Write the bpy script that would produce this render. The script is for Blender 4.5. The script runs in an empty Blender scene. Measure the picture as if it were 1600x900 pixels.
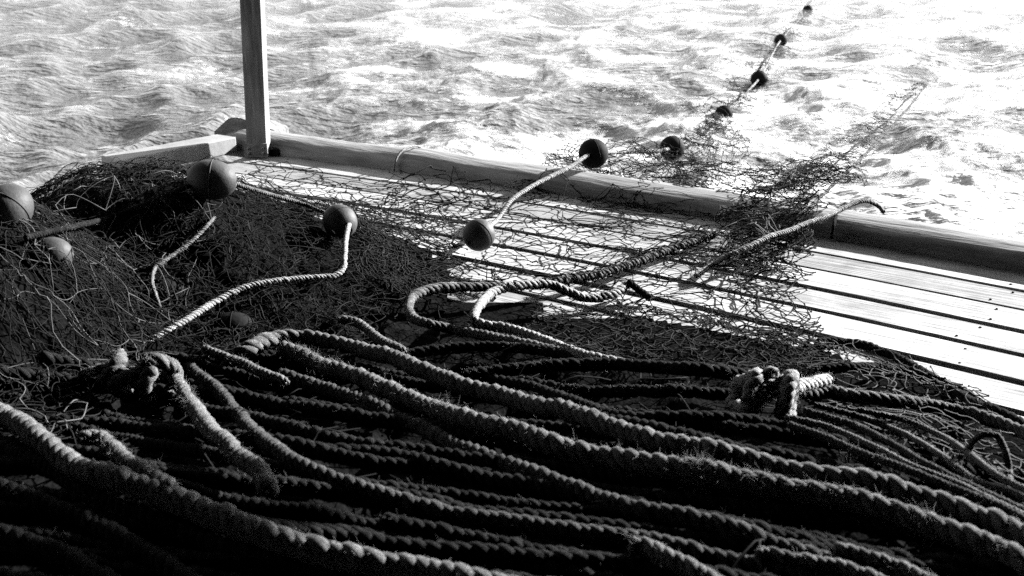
import bpy, math
import numpy as np
from mathutils import Vector

RS = np.random.RandomState
sc = bpy.context.scene
col = sc.collection

# ------------------------------------------------------------------ camera
CAM_Z, PITCH, FPX = 1.25, math.radians(20.0), 1700.0      # metres, tilt below the horizon, focal length in 1600-px units
cam_d = bpy.data.cameras.new('camera'); cam = bpy.data.objects.new('camera', cam_d); col.objects.link(cam)
cam.location = (0, 0, CAM_Z); cam.rotation_euler = (math.pi / 2 - PITCH, 0, 0)
cam_d.sensor_width = 36.0; cam_d.lens = FPX / 1600 * 36.0
cam_d.clip_start = 0.05; cam_d.clip_end = 9000
cam_d.dof.use_dof = True; cam_d.dof.focus_distance = 3.6; cam_d.dof.aperture_fstop = 5.6
sc.camera = cam

# ------------------------------------------------------------------ sky, sun, exposure (black-and-white film)
SUN_EL, SUN_AZ = math.radians(20.0), math.radians(54.0)   # azimuth from +Y towards +X: behind and to the right
w = bpy.data.worlds.new('World'); sc.world = w; w.use_nodes = True
nt = w.node_tree; bg = nt.nodes['Background']
sky = nt.nodes.new('ShaderNodeTexSky'); sky.sky_type = 'NISHITA'; sky.sun_disc = False
sky.sun_elevation = SUN_EL; sky.sun_rotation = SUN_AZ; sky.dust_density = 0.5
bw = nt.nodes.new('ShaderNodeRGBToBW')
nt.links.new(sky.outputs[0], bw.inputs[0]); nt.links.new(bw.outputs[0], bg.inputs[0])
bg.inputs[1].default_value = 0.09
sun_d = bpy.data.lights.new('sun', 'SUN'); sun_d.energy = 5.0; sun_d.angle = math.radians(0.5); sun_d.color = (1, 1, 1)
sun = bpy.data.objects.new('sun', sun_d); col.objects.link(sun)
sdir = Vector((math.sin(SUN_AZ) * math.cos(SUN_EL), math.cos(SUN_AZ) * math.cos(SUN_EL), math.sin(SUN_EL)))
sun.rotation_euler = sdir.to_track_quat('Z', 'Y').to_euler()
vs = sc.view_settings; vs.view_transform = 'Standard'; vs.look = 'None'; vs.gamma = 1.0
vs.exposure = 2.05; vs.use_curve_mapping = False
sc.cycles.use_denoising = False; sc.cycles.max_bounces = 5; sc.cycles.diffuse_bounces = 0
sc.cycles.sample_clamp_indirect = 1.5; sc.cycles.sample_clamp_direct = 1.5

# ------------------------------------------------------------------ helpers: noise, projection, meshes
def _hash(ix, iy, iz, s):
    h = (ix * 374761393 + iy * 668265263 + iz * 2147483647 + s * 974711) & 0xFFFFFFFF
    h = ((h ^ (h >> 13)) * 1274126177) & 0xFFFFFFFF
    h = h ^ (h >> 16)
    return (h & 0xFFFF) / 32767.5 - 1.0
def vnoise(p, s=0):
    p = np.asarray(p, float)
    i = np.floor(p).astype(np.int64); f = p - i; f = f * f * f * (f * (f * 6 - 15) + 10)
    out = 0
    for a in (0, 1):
        wx = f[..., 0] if a else 1 - f[..., 0]
        for b in (0, 1):
            wy = f[..., 1] if b else 1 - f[..., 1]
            for c in (0, 1):
                wz = f[..., 2] if c else 1 - f[..., 2]
                out = out + wx * wy * wz * _hash(i[..., 0] + a, i[..., 1] + b, i[..., 2] + c, s)
    return out
def fbm(p, oct=4, s=0, g=0.5):
    t = 0; a = 1.0; n = 0
    for k in range(oct):
        t = t + a * vnoise(np.asarray(p) * (2.03 ** k), s + k * 17); n += a; a *= g
    return t / n
def n2(x, y, f, oct=3, s=0):
    return fbm(np.stack([np.asarray(x) * f, np.asarray(y) * f, np.zeros_like(np.asarray(x, float)) + s * 1.37], -1), oct, s)
def sstep(t):
    t = np.clip(t, 0, 1); return t * t * (3 - 2 * t)
cp, sp_ = math.cos(PITCH), math.sin(PITCH)
def ray(px, py):
    v = -(py - 450) / FPX
    return np.array([(px - 800) / FPX, cp + sp_ * v, -sp_ + cp * v])
def onz(px, py, z=0.0):                    # photo pixel -> point on a level plane
    d = ray(px, py); t = (z - CAM_Z) / d[2]
    return np.array([0, 0, CAM_Z]) + t * d
def aty(px, py, y):                        # photo pixel -> point at a distance
    d = ray(px, py); return np.array([0, 0, CAM_Z]) + d * (y / d[1])

GP = np.array([onz(*p) for p in ((425, 243), (620, 267), (800, 290), (985, 320), (1067, 335), (1257, 369), (1420, 396), (1600, 424))])
GC = np.polyfit(GP[:, 0], GP[:, 1], 2)     # inner foot of the rail: y = g(x)
def g(x): return np.polyval(GC, x)
def gn(x):                                 # unit normal pointing outboard
    s = np.polyval(np.polyder(GC), x); return np.array([-s, 1.0]) / math.hypot(s, 1)
RAIL_H, RAIL_W, SEA_Z = 0.08, 0.20, -0.45

def heap(x, y):                            # height of the piled ropes and nets over the deck
    x = np.asarray(x, float); y = np.asarray(y, float)
    ye = np.interp(x, [-3, -.3, .4, .9, 1.3, 1.7, 2.6], [3.1, 3.1, 3.2, 2.93, 2.42, 1.85, 0.6])
    e = ye - y
    f = 0.05 * sstep(e / 0.16) + 0.25 * sstep((e - 0.1) / 1.75)
    f = f + 0.025 * n2(x, y, 2.3, 2, 5) * sstep(e / .5)
    qa = ((x + 1.20) / 0.95) ** 2 + ((y - 3.40) / 0.78) ** 2
    a = 0.42 * np.exp(-qa * 1.9) * (1 + 0.12 * n2(x, y, 4.0, 2, 9))
    qb = ((x + 1.52) / 0.50) ** 2 + ((y - 2.72) / 0.50) ** 2
    b = 0.50 * np.exp(-qb ** 1.6 * 1.0) * (1 + 0.08 * n2(x, y, 5.0, 2, 12))
    k = 18.0
    return np.log(np.exp(k * np.maximum(f, 0)) + np.exp(k * a) + np.exp(k * b) - 2.0) / k
def H(x, y):
    x = np.asarray(x, float); y = np.asarray(y, float)
    h = np.maximum(heap(x, y), 0)
    s = (y - g(x)) / math.hypot(1, 0.25)
    r = RAIL_H * np.sqrt(np.clip(1 - ((s - RAIL_W / 2) / (RAIL_W / 2)) ** 2, 0, 1)) ** 0.6
    h = np.where((s > 0) & (s < RAIL_W), np.maximum(r, h), h)
    return np.where(s >= RAIL_W, SEA_Z, h)
TT = np.arange(0.6, 14, 0.006)
def onh(px, py, off=0.0):                  # photo pixel -> point lying on the heap, deck or rail
    d = ray(px, py); P = np.array([0, 0, CAM_Z]) + TT[:, None] * d
    below = P[:, 2] < H(P[:, 0], P[:, 1]) + off
    i = int(np.argmax(below)) if below.any() else len(TT) - 1
    return P[i]

def mesh(name, V, F, mat=None, smooth=True, parent=None, extra=None):
    """V (n,3); F (m,k) index array, or list of such arrays"""
    V = np.asarray(V, np.float32).reshape(-1, 3)
    Fs = [np.asarray(f, np.int32) for f in (F if isinstance(F, list) else [F]) if len(f)]
    me = bpy.data.meshes.new(name)
    me.vertices.add(len(V)); me.vertices.foreach_set('co', V.ravel())
    idx = np.concatenate([f.ravel() for f in Fs]); tot = np.concatenate([np.full(len(f), f.shape[1], np.int32) for f in Fs])
    st = np.concatenate([[0], np.cumsum(tot)[:-1]]).astype(np.int32)
    me.loops.add(len(idx)); me.loops.foreach_set('vertex_index', idx)
    me.polygons.add(len(tot)); me.polygons.foreach_set('loop_start', st); me.polygons.foreach_set('loop_total', tot)
    me.polygons.foreach_set('use_smooth', np.full(len(tot), smooth))
    me.update(calc_edges=True); me.validate()
    if mat: me.materials.append(mat)
    o = bpy.data.objects.new(name, me); col.objects.link(o)
    if parent: o.parent = parent
    return o
def tag(o, label=None, cat=None, group=None, kind=None):
    for k, v in (('label', label), ('category', cat), ('group', group), ('kind', kind)):
        if v: o[k] = v
    return o
def empty(name, loc=(0, 0, 0)):
    o = bpy.data.objects.new(name, None); o.location = loc; o.empty_display_size = .1; col.objects.link(o); return o
def under(o, root):                        # parent, keeping world coordinates
    o.parent = root; o.matrix_parent_inverse = root.matrix_basis.inverted(); return o

def tubes(C, R, sides=3, caps=False):
    """C (E,S,3) centre lines, R scalar or (E,S): vertices and quads of E tubes"""
    C = np.asarray(C, float); E, S, _ = C.shape
    T = np.gradient(C, axis=1); T /= np.linalg.norm(T, axis=2, keepdims=True) + 1e-9
    up = np.zeros_like(T); m = T.mean(1); a = np.abs(m); k = np.argmin(a, 1)
    up[np.arange(E), :, k] = 1.0
    A = np.cross(T, up); A /= np.linalg.norm(A, axis=2, keepdims=True) + 1e-9
    B = np.cross(T, A)
    R = np.broadcast_to(np.asarray(R, float), (E, S))
    th = np.arange(sides) * 2 * math.pi / sides
    V = C[:, :, None] + R[:, :, None, None] * (A[:, :, None] * np.cos(th)[:, None] + B[:, :, None] * np.sin(th)[:, None])
    base = np.arange(E)[:, None, None] * S * sides + np.arange(S - 1)[None, :, None] * sides
    j = np.arange(sides)[None, None]; j2 = (j + 1) % sides
    F = np.stack([base + j, base + j2, base + sides + j2, base + sides + j], -1).reshape(-1, 4)
    return V.reshape(-1, 3), F
def catmull(P, n):
    P = np.asarray(P, float); Q = np.vstack([2 * P[0] - P[1], P, 2 * P[-1] - P[-2]])
    u = np.linspace(0, len(P) - 1 - 1e-6, n); i = u.astype(int); t = (u - i)[:, None]
    a, b, c, d = Q[i], Q[i + 1], Q[i + 2], Q[i + 3]
    return 0.5 * (2 * b + (c - a) * t + (2 * a - 5 * b + 4 * c - d) * t ** 2 + (3 * b - a - 3 * c + d) * t ** 3)
def resample(P, step):
    D = catmull(P, max(40, len(P) * 24)); L = np.concatenate([[0], np.cumsum(np.linalg.norm(np.diff(D, axis=0), axis=1))])
    n = max(6, int(L[-1] / step)); s = np.linspace(0, L[-1], n)
    return np.stack([np.interp(s, L, D[:, k]) for k in range(3)], -1), L[-1]
def frames(C):
    T = np.gradient(C, axis=0); T /= np.linalg.norm(T, axis=1, keepdims=True) + 1e-9
    a = np.array([0, 0, 1.0]) if abs(T[0, 2]) < .9 else np.array([1.0, 0, 0])
    A = np.zeros_like(T); v = np.cross(T[0], a); v /= np.linalg.norm(v)
    for i in range(len(T)):
        v = v - T[i] * v.dot(T[i]); v /= np.linalg.norm(v) + 1e-9; A[i] = v
    return T, A, np.cross(T, A)

# ------------------------------------------------------------------ materials (all grey: black-and-white film)
def material(name, v, rough=0.8, var=0.3, scale=8.0, bump=0.0, bscale=60.0, stretch=None, spec=0.3, rotz=0.0, metal=0):
    m = bpy.data.materials.new(name); m.use_nodes = True; t = m.node_tree; b = t.nodes['Principled BSDF']
    b.inputs['Roughness'].default_value = rough; b.inputs['Specular IOR Level'].default_value = spec
    b.inputs['Metallic'].default_value = metal
    tc = t.nodes.new('ShaderNodeNewGeometry'); src = tc.outputs['Position']
    mp = t.nodes.new('ShaderNodeMapping'); t.links.new(src, mp.inputs[0])
    mp.inputs['Rotation'].default_value[2] = rotz
    if stretch:
        m2 = t.nodes.new('ShaderNodeMapping'); t.links.new(mp.outputs[0], m2.inputs[0]); m2.inputs['Scale'].default_value = stretch; mp = m2
    n = t.nodes.new('ShaderNodeTexNoise'); n.inputs['Scale'].default_value = scale; n.inputs['Detail'].default_value = 6
    n.inputs['Roughness'].default_value = 0.65
    t.links.new(mp.outputs[0], n.inputs['Vector'])
    r = t.nodes.new('ShaderNodeMapRange'); r.inputs[1].default_value = .3; r.inputs[2].default_value = .7
    r.inputs[3].default_value = v * (1 - var); r.inputs[4].default_value = v * (1 + var)
    t.links.new(n.outputs[0], r.inputs[0]); t.links.new(r.outputs[0], b.inputs['Base Color'])
    if bump:
        n2_ = t.nodes.new('ShaderNodeTexNoise'); n2_.inputs['Scale'].default_value = bscale; n2_.inputs['Detail'].default_value = 4
        t.links.new(mp.outputs[0], n2_.inputs['Vector'])
        bp = t.nodes.new('ShaderNodeBump'); bp.inputs['Strength'].default_value = bump; bp.inputs['Distance'].default_value = 0.01
        t.links.new(n2_.outputs[0], bp.inputs['Height']); t.links.new(bp.outputs[0], b.inputs['Normal'])
    return m
M = {}
PL_ROT = -math.atan(np.polyval(np.polyder(GC), 0.8))
def wood(name, v):
    m = material(name, v, .7, .34, 1.0, .5, 1.0, (2.2, 60, 60), .2, PL_ROT); t = m.node_tree; b = t.nodes['Principled BSDF']
    old = b.inputs['Base Color'].links[0].from_socket; g_ = t.nodes.new('ShaderNodeNewGeometry')
    n = t.nodes.new('ShaderNodeTexNoise'); n.inputs['Scale'].default_value = 3.5; n.inputs['Detail'].default_value = 8; n.inputs['Roughness'].default_value = .7; t.links.new(g_.outputs['Position'], n.inputs['Vector'])
    r = t.nodes.new('ShaderNodeMapRange'); r.inputs[1].default_value = .38; r.inputs[2].default_value = .56; r.inputs[3].default_value = .62; r.inputs[4].default_value = 1.08; t.links.new(n.outputs[0], r.inputs[0])
    x = t.nodes.new('ShaderNodeMath'); x.operation = 'MULTIPLY'; t.links.new(old, x.inputs[0]); t.links.new(r.outputs[0], x.inputs[1]); t.links.new(x.outputs[0], b.inputs['Base Color'])
    return m
for k, v in enumerate((.38, .43, .36, .26, .39)): M['plank%d' % k] = wood('painted_plank_%d' % k, v)
M['rail'] = material('rail_wood', .24, .75, .4, 1.0, .7, 1.0, (4, 34, 34), .2, PL_ROT)
M['post'] = material('post_wood', .22, .8, .6, 1.0, .5, 1.0, (40, 40, 4), .15)
M['beam'] = material('beam_paint', .30, .65, .3, 5.0, .1, 40)
M['dark'] = material('subdeck_dark', .015, .95, spec=.02)
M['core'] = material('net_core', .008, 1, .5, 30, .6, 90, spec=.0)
M['twine'] = material('twine_dark', .013, .85, .5, 14, spec=.05)
M['twine2'] = material('twine_grey', .02, .85, .5, 14, spec=.05)
M['twine3'] = material('twine_pale', .10, .85, .5, 20, spec=.05)
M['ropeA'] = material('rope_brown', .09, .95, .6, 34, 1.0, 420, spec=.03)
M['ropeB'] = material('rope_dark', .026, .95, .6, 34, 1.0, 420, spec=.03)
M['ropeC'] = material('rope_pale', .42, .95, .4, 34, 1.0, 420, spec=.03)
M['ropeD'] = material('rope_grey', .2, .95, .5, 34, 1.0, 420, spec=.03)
M['ropeE'] = material('rope_tan', .18, .95, .6, 40, 1.0, 420, spec=.03)
M['tuft'] = material('rope_bleached', .65, .95, .25, 40, .8, 420, spec=.03)
M['fibre'] = material('rope_fibre', .24, .9, .4, 30, spec=.03)
M['fibreB'] = material('rope_fibre_dark', .10, .9, .4, 30, spec=.03)
M['float'] = material('float_plastic', .055, .6, .45, 14, .12, 110, spec=.2)
M['floatD'] = material('float_dark', .014, .7, .4, 14, .12, 110, spec=.04)
M['canvas'] = material('shade_canvas', .06, .9, .3, 2)
M['hull'] = material('hull_paint', .4, .5, .3, 4)

# ------------------------------------------------------------------ sea
def build_sea():
    rs = RS(4)
    r = [2.2]
    while r[-1] < 130: r.append(r[-1] * 1.0 + max(0.028, r[-1] * r[-1] * 0.0006 + .003 * r[-1]) if r[-1] < 60 else r[-1] * 1.07)
    while r[-1] < 6000: r.append(r[-1] * 1.3)
    r = np.array(r)
    fine = np.linspace(-32, 32, 560); coarse1 = np.linspace(32, 328, 60)[1:-1]
    th = np.radians(np.concatenate([fine, coarse1]))
    Rr, Th = np.meshgrid(r, th, indexing='ij')
    x = Rr * np.sin(Th); y = Rr * np.cos(Th); X, Y, Z = x.copy(), y.copy(), np.zeros_like(x)
    cell = np.gradient(r)[:, None] + 0 * x
    wake = sstep((x * 1.0 + 0.18 * y + 1.6) / 2.4)           # the churned water right of the corner
    wake = wake * (0.55 + 0.45 * sstep((26 - y) / 16))
    for k in range(80):
        lam = 0.14 * (15 ** (k / 79.0)) * rs.uniform(.9, 1.1)
        dirn = rs.normal(-0.35, 0.75) if lam > .6 else rs.uniform(0, 6.28)
        kx, ky = math.sin(dirn + 2.4), math.cos(dirn + 2.4); kk = 2 * math.pi / lam
        amp = (0.0062 if lam < .4 else .0088) * lam ** 0.95 * rs.uniform(.5, 1.3)
        fade = np.clip(lam / (cell * 3.0) - .6, 0, 1)
        chop = 1 - .3 * wake
        ph = kk * (kx * x + ky * y) + rs.uniform(0, 6.28)
        a = amp * fade * chop
        Z += a * np.cos(ph); X -= .8 * a * kx * np.sin(ph); Y -= .8 * a * ky * np.sin(ph)
    nz = fbm(np.stack([x * 4.2, y * 5.0, 0 * x], -1), 4, 3)
    Z += wake * 0.016 * (1 - np.abs(nz) * 2.6) * np.clip(1.5 - cell * 5, 0, 1)
    boil = np.exp(-(((x - 1.6) / 1.6) ** 2 + ((y - 5.9) / 1.0) ** 2))   # white water thrown up beside the hull
    Z += boil * (0.05 + .012 * fbm(np.stack([x * 5.5, y * 3.5, 0 * x + 3], -1), 4, 8))
    V = np.stack([X, Y, Z + SEA_Z], -1)
    n, m = x.shape
    i = np.arange(n - 1)[:, None] * m; j = np.arange(m)[None]; j2 = (j + 1) % m
    F = np.stack([i + j, i + j2, i + m + j2, i + m + j], -1).reshape(-1, 4)
    c = n * m; V = np.vstack([V.reshape(-1, 3), [[0, 0, SEA_Z]]])
    tri = np.stack([np.full(m, c), (np.arange(m) + 1) % m, np.arange(m)], -1)
    fo = fbm(np.stack([x * 1.3, y * 1.9, 0 * x], -1), 5, 21, .65)
    foam = np.clip(.05 + wake * .24 + boil * .4 + fo * .6, 0, 1)
    m_ = bpy.data.materials.new('sea_water'); m_.use_nodes = True; t = m_.node_tree; b = t.nodes['Principled BSDF']
    b.inputs['Base Color'].default_value = (.12, .12, .12, 1); b.inputs['IOR'].default_value = 1.333
    geo = t.nodes.new('ShaderNodeNewGeometry')
    def noise(s, d, ro, st=(1, 1, 1)):
        mp = t.nodes.new('ShaderNodeMapping'); mp.inputs['Scale'].default_value = st; t.links.new(geo.outputs['Position'], mp.inputs[0])
        q = t.nodes.new('ShaderNodeTexNoise'); q.inputs['Scale'].default_value = s; q.inputs['Detail'].default_value = d
        q.inputs['Roughness'].default_value = ro; t.links.new(mp.outputs[0], q.inputs['Vector']); return q.outputs[0]
    at = t.nodes.new('ShaderNodeAttribute'); at.attribute_name = 'foam'
    n1 = noise(11.0, 10, .82, (1, 1.8, 1)); nb = noise(20, 2, .5, (1, 1.6, 1)); nc = noise(6.0, 3, .5, (1, 1.9, 1))
    def math_(op, a, bb, clamp=False):
        q = t.nodes.new('ShaderNodeMath'); q.operation = op; q.use_clamp = clamp
        for k, v in enumerate((a, bb)):
            if isinstance(v, (int, float)): q.inputs[k].default_value = v
            else: t.links.new(v, q.inputs[k])
        return q.outputs[0]
    s = math_('ADD', math_('MULTIPLY', at.outputs['Fac'], 0.62), n1)
    mr = t.nodes.new('ShaderNodeMapRange'); mr.interpolation_type = 'SMOOTHSTEP'
    mr.inputs[1].default_value = .66; mr.inputs[2].default_value = .82; t.links.new(s, mr.inputs[0])
    foamfac = mr.outputs[0]
    bp = t.nodes.new('ShaderNodeBump'); bp.inputs['Strength'].default_value = .65; bp.inputs['Distance'].default_value = .06
    t.links.new(math_('ADD', math_('ADD', math_('MULTIPLY', nb, .35), math_('MULTIPLY', nc, 2.0)), math_('MULTIPLY', foamfac, .5)), bp.inputs['Height']); t.links.new(bp.outputs[0], b.inputs['Normal'])
    mx = t.nodes.new('ShaderNodeMix'); mx.data_type = 'RGBA'; t.links.new(foamfac, mx.inputs[0])
    mx.inputs[6].default_value = (.12, .12, .12, 1); mx.inputs[7].default_value = (.55, .55, .55, 1)
    t.links.new(mx.outputs[2], b.inputs['Base Color'])
    rg = t.nodes.new('ShaderNodeMapRange'); rg.inputs[3].default_value = .06; rg.inputs[4].default_value = .7
    t.links.new(foamfac, rg.inputs[0]); t.links.new(rg.outputs[0], b.inputs['Roughness'])
    o = mesh('sea', V, [F, tri], m_)
    a = o.data.attributes.new('foam', 'FLOAT', 'POINT'); a.data.foreach_set('value', np.concatenate([foam.ravel(), [0]]).astype(np.float32))
    tag(o, kind='structure')
build_sea()

# ------------------------------------------------------------------ the deck, its planks and the hull
def deck_left(y): return np.interp(y, [-4, 2, 4.2, 5.05, 5.5], [-2.5, -2.35, -2.0, -1.85, -1.30])
deck = None
def build_deck():
    global deck
    ys = np.linspace(-4, 6.2, 60)
    xs = np.linspace(-2.6, 5.5, 60)
    # dark underlay seen through the seams
    pts = [(x, min(g(x), 7)) for x in np.linspace(-1.32, 5.5, 40)] + [(5.5, -4), (-2.5, -4), (-2.35, 2), (-2.0, 4.2), (-1.85, 5.05)]
    V = [(x, y, -0.035) for x, y in pts] + [(x, y, -0.30) for x, y in pts]; n = len(pts)
    deck = mesh('deck', V, [np.array([list(range(n))[::-1]])], M['dark'], False); tag(deck, kind='structure')
    side = [[i, (i + 1) % n, n + (i + 1) % n, n + i] for i in range(n)]
    mesh('hull_side', [(x, y, z) for z in (-0.03, -1.2) for x, y in pts], [np.array(side)], M['hull'], False, deck)
    # planks follow the curve of the rail
    offs = np.array([0.0, .195, .378, .575, .768, .965])
    offs = np.concatenate([offs, .965 + .195 * np.arange(1, 32)])
    gaps = [.004, .014, .008, .028, .030, .026] + [.03] * 40
    for k in range(len(offs) - 1):
        o0, o1 = offs[k] + (gaps[k] / 2 if k else 0), offs[k + 1] - gaps[k + 1] / 2
        x = np.linspace(-2.7, 5.6, 84); L = []
        for side_, o in ((0, o1), (1, o0)):
            P = np.array([np.array([q, g(q)]) - gn(q) * o for q in x]); L.append(P)
        keep = (L[0][:, 0] > deck_left(L[0][:, 1])) & (L[1][:, 0] > deck_left(L[1][:, 1])) & (L[0][:, 1] > -4)
        if keep.sum() < 3: continue
        A, B = L[0][keep], L[1][keep]; n = len(A)
        rs = RS(k); w1 = n2(A[:, 0], A[:, 1] * 0 + k, 2.5, 3, 31) * .0035; w2 = n2(A[:, 0], A[:, 1] * 0 + k + .5, 2.5, 3, 37) * .0035
        A = A + w1[:, None] * [0, 1]; B = B + w2[:, None] * [0, 1]
        dz = rs.uniform(-.002, .002); c = (B - A) * .03
        prof = [(A, -.03), (A, -.004 + dz), (A + c, dz), (B - c, dz), (B, -.004 + dz), (B, -.03)]
        V = np.concatenate([np.column_stack([P, np.full(n, z)]) for P, z in prof]); q = len(prof)
        F = []
        for a in range(q - 1):
            i = np.arange(n - 1); F.append(np.stack([a * n + i, a * n + i + 1, (a + 1) * n + i + 1, (a + 1) * n + i], -1))
        caps = np.array([[a * n for a in range(q)], [a * n + n - 1 for a in range(q)][::-1]])
        mesh('plank', V, [np.concatenate(F)[:, ::-1], caps], M['plank%d' % ((0, 3, 1, 0, 1, 4, 2)[k % 7])], False, deck)
build_deck()
def build_nails():
    th = np.linspace(0, 2 * math.pi, 9)[:-1]; V = [(0, 0, .0015)] + [(.004 * math.cos(a), .004 * math.sin(a), .0008) for a in th] + [(.0045 * math.cos(a), .0045 * math.sin(a), -.004) for a in th]
    F3 = [(0, 1 + i, 1 + (i + 1) % 8) for i in range(8)]; F4 = [(1 + i, 9 + i, 9 + (i + 1) % 8, 1 + (i + 1) % 8) for i in range(8)]
    first = None; planks = [o for o in deck.children if o.name.startswith('plank')]
    offs = [0.0, .195, .378, .575, .768, .965]; rs = RS(77)
    for k in range(5):
        for x in np.arange(-1.1, 2.9, .58):
            for f in (.22, .78):
                q = x + rs.normal(0, .02); p = np.array([q, g(q)]) - gn(q) * (offs[k] + (offs[k + 1] - offs[k]) * (f + rs.normal(0, .03)))
                if first is None: o = first = mesh('nail', V, [np.array(F3), np.array(F4)], M['floatD'], True, planks[k])
                else: o = first.copy(); col.objects.link(o); o.parent = planks[k]
                o.location = (p[0], p[1], .0022)
build_nails()

# ------------------------------------------------------------------ rail, beam, post
def build_rail():
    root = empty('stern_rail', (0.5, float(g(.5)) + .1, 0))
    tag(root, 'low rounded wooden rail running along the outer edge of the deck', 'rail')
    xs = np.linspace(-1.62, 4.8, 140); nprof = 12
    V = []
    for i, x in enumerate(xs):
        nrm = gn(x); base = np.array([x, g(x)])
        e = sstep((x + 1.62) / .22); hump = .012 * math.exp(-((x + .46) / .16) ** 2) + .02 * math.exp(-((x + 1.45) / .15) ** 2)
        for k, (s, z) in enumerate(((0, -.03), (0, .0), (-.004, .034), (.004, .046), (.022, .058), (.05, .068), (.085, .075), (.12, .078), (.155, .075), (.185, .064), (.2, .04), (.2, -.03))):
            if 0 < k < 11: z = z * (.35 + .65 * e) + hump * (k > 3) + .007 * float(n2(x, k * .25, 3.5, 3, 2)) + .003 * float(n2(x, k * .6, 14, 2, 6)); s += .004 * float(n2(x, k * .2, 9, 2, 8))
            V.append([*(base + nrm * s), z])
    V = np.array(V); n = len(xs)
    i = np.arange(n - 1)[:, None] * nprof; k = np.arange(nprof - 1)[None]
    F = np.stack([i + k, i + nprof + k, i + nprof + k + 1, i + k + 1], -1).reshape(-1, 4)
    caps = np.array([list(range(nprof)), list(range((n - 1) * nprof, n * nprof))[::-1]])
    under(mesh('log', V, [F, caps], M['rail']), root)
    # cord lashed round the rail left of the middle
    for px, py0 in ((628, 238),):
        x = onz(px, 250, .09)[0]; nrm = gn(x); P = []
        for a in np.linspace(-.05, 1.0, 14):
            th = math.pi * a; s = RAIL_W / 2 * (1 - math.cos(th)) ; z = (RAIL_H + .02) * max(math.sin(th), 0) ** .6 + .004
            P.append([*(np.array([x + .05 * a - .05, g(x)]) + nrm * (s - .006)), z])
        v, f = tubes(np.array([catmull(P, 30)]), .006, 6); under(mesh('lashing', v, f, M['ropeC']), root)
build_rail()
def rail_end():
    import bmesh as bm_
    bm = bm_.new(); poly = [(331, 208), (357, 184), (372, 184), (430, 205), (430, 245), (370, 245), (352, 228)]
    A = [aty(*p, 5.62) for p in poly]; off = np.array([.05, .13, 0])
    a = [bm.verts.new(p) for p in A]; b = [bm.verts.new(p + off) for p in A]; n = len(A)
    bm.faces.new(a); bm.faces.new(b[::-1])
    for i in range(n): bm.faces.new((a[i], b[i], b[(i + 1) % n], a[(i + 1) % n]))
    bm_.ops.recalc_face_normals(bm, faces=bm.faces); bm_.ops.bevel(bm, geom=bm.edges[:], offset=.008, segments=2, affect='EDGES')
    me = bpy.data.meshes.new('end_block'); bm.to_mesh(me); bm.free(); me.materials.append(M['rail'])
    o = bpy.data.objects.new('end_block', me); col.objects.link(o); under(o, bpy.data.objects['stern_rail'])
rail_end()

def prism(name, top, h0, h1, mat, parent=None, bev=0.006):
    import bmesh
    bm = bmesh.new(); a = [bm.verts.new((x, y, h0)) for x, y in top]; b = [bm.verts.new((x, y, h1)) for x, y in top]; n = len(top)
    bm.faces.new(b); bm.faces.new(a[::-1])
    for i in range(n): bm.faces.new((a[i], a[(i + 1) % n], b[(i + 1) % n], b[i]))
    bmesh.ops.recalc_face_normals(bm, faces=bm.faces)
    if bev: bmesh.ops.bevel(bm, geom=bm.edges[:], offset=bev, segments=2, affect='EDGES', profile=.5)
    me = bpy.data.meshes.new(name); bm.to_mesh(me); bm.free(); me.materials.append(mat)
    o = bpy.data.objects.new(name, me); col.objects.link(o)
    if parent: under(o, parent)
    return o
B0, B1, B2 = onz(190, 277, .005), onz(349, 243, .005), onz(371, 238, .005)
d = (B1 - B0)[:2]; d /= np.linalg.norm(d); nn = np.array([-d[1], d[0]])
tag(prism('corner_beam', [B0[:2], B1[:2], B2[:2], B2[:2] + nn * .13 - d * .02, B0[:2] + nn * .16], .004, .085, M['beam']),
    'pale squared timber beam lying at the deck corner left of the post', 'beam')
pb = onz(405, 243, 0)
post = empty('wooden_post', tuple(pb))
tag(post, 'upright squared wooden post rising from the deck corner', 'post')
import bmesh
def post_mesh():
    bm = bmesh.new(); hw = .049; rings = []
    zs = np.linspace(0, 2.5, 26)
    for z in zs:
        k = 1 + .01 * float(n2(np.array(z), np.array(1.0), 3, 2, 3)); lean = .036 * z
        rings.append([bm.verts.new((pb[0] + lean + sx * hw * k, pb[1] + sy * hw * k, z + .002)) for sx, sy in ((-1, -1), (1, -1), (1, 1), (-1, 1))])
    for a, b in zip(rings, rings[1:]):
        for i in range(4): bm.faces.new((a[i], a[(i + 1) % 4], b[(i + 1) % 4], b[i]))
    bm.faces.new(rings[-1]); bm.faces.new(rings[0][::-1])
    vert = [e for e in bm.edges if abs(e.verts[0].co.z - e.verts[1].co.z) > .01]
    bmesh.ops.bevel(bm, geom=vert, offset=.007, segments=2, affect='EDGES')
    bmesh.ops.recalc_face_normals(bm, faces=bm.faces)
    me = bpy.data.meshes.new('shaft'); bm.to_mesh(me); bm.free(); me.materials.append(M['post'])
    o = bpy.data.objects.new('shaft', me); col.objects.link(o); under(o, post)
post_mesh()
under(prism('foot_block', [(pb[0] + .06, pb[1] - .03), (pb[0] + .105, pb[1] - .03), (pb[0] + .105, pb[1] + .05), (pb[0] + .06, pb[1] + .05)], .002, .04, M['dark']), post)

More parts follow.
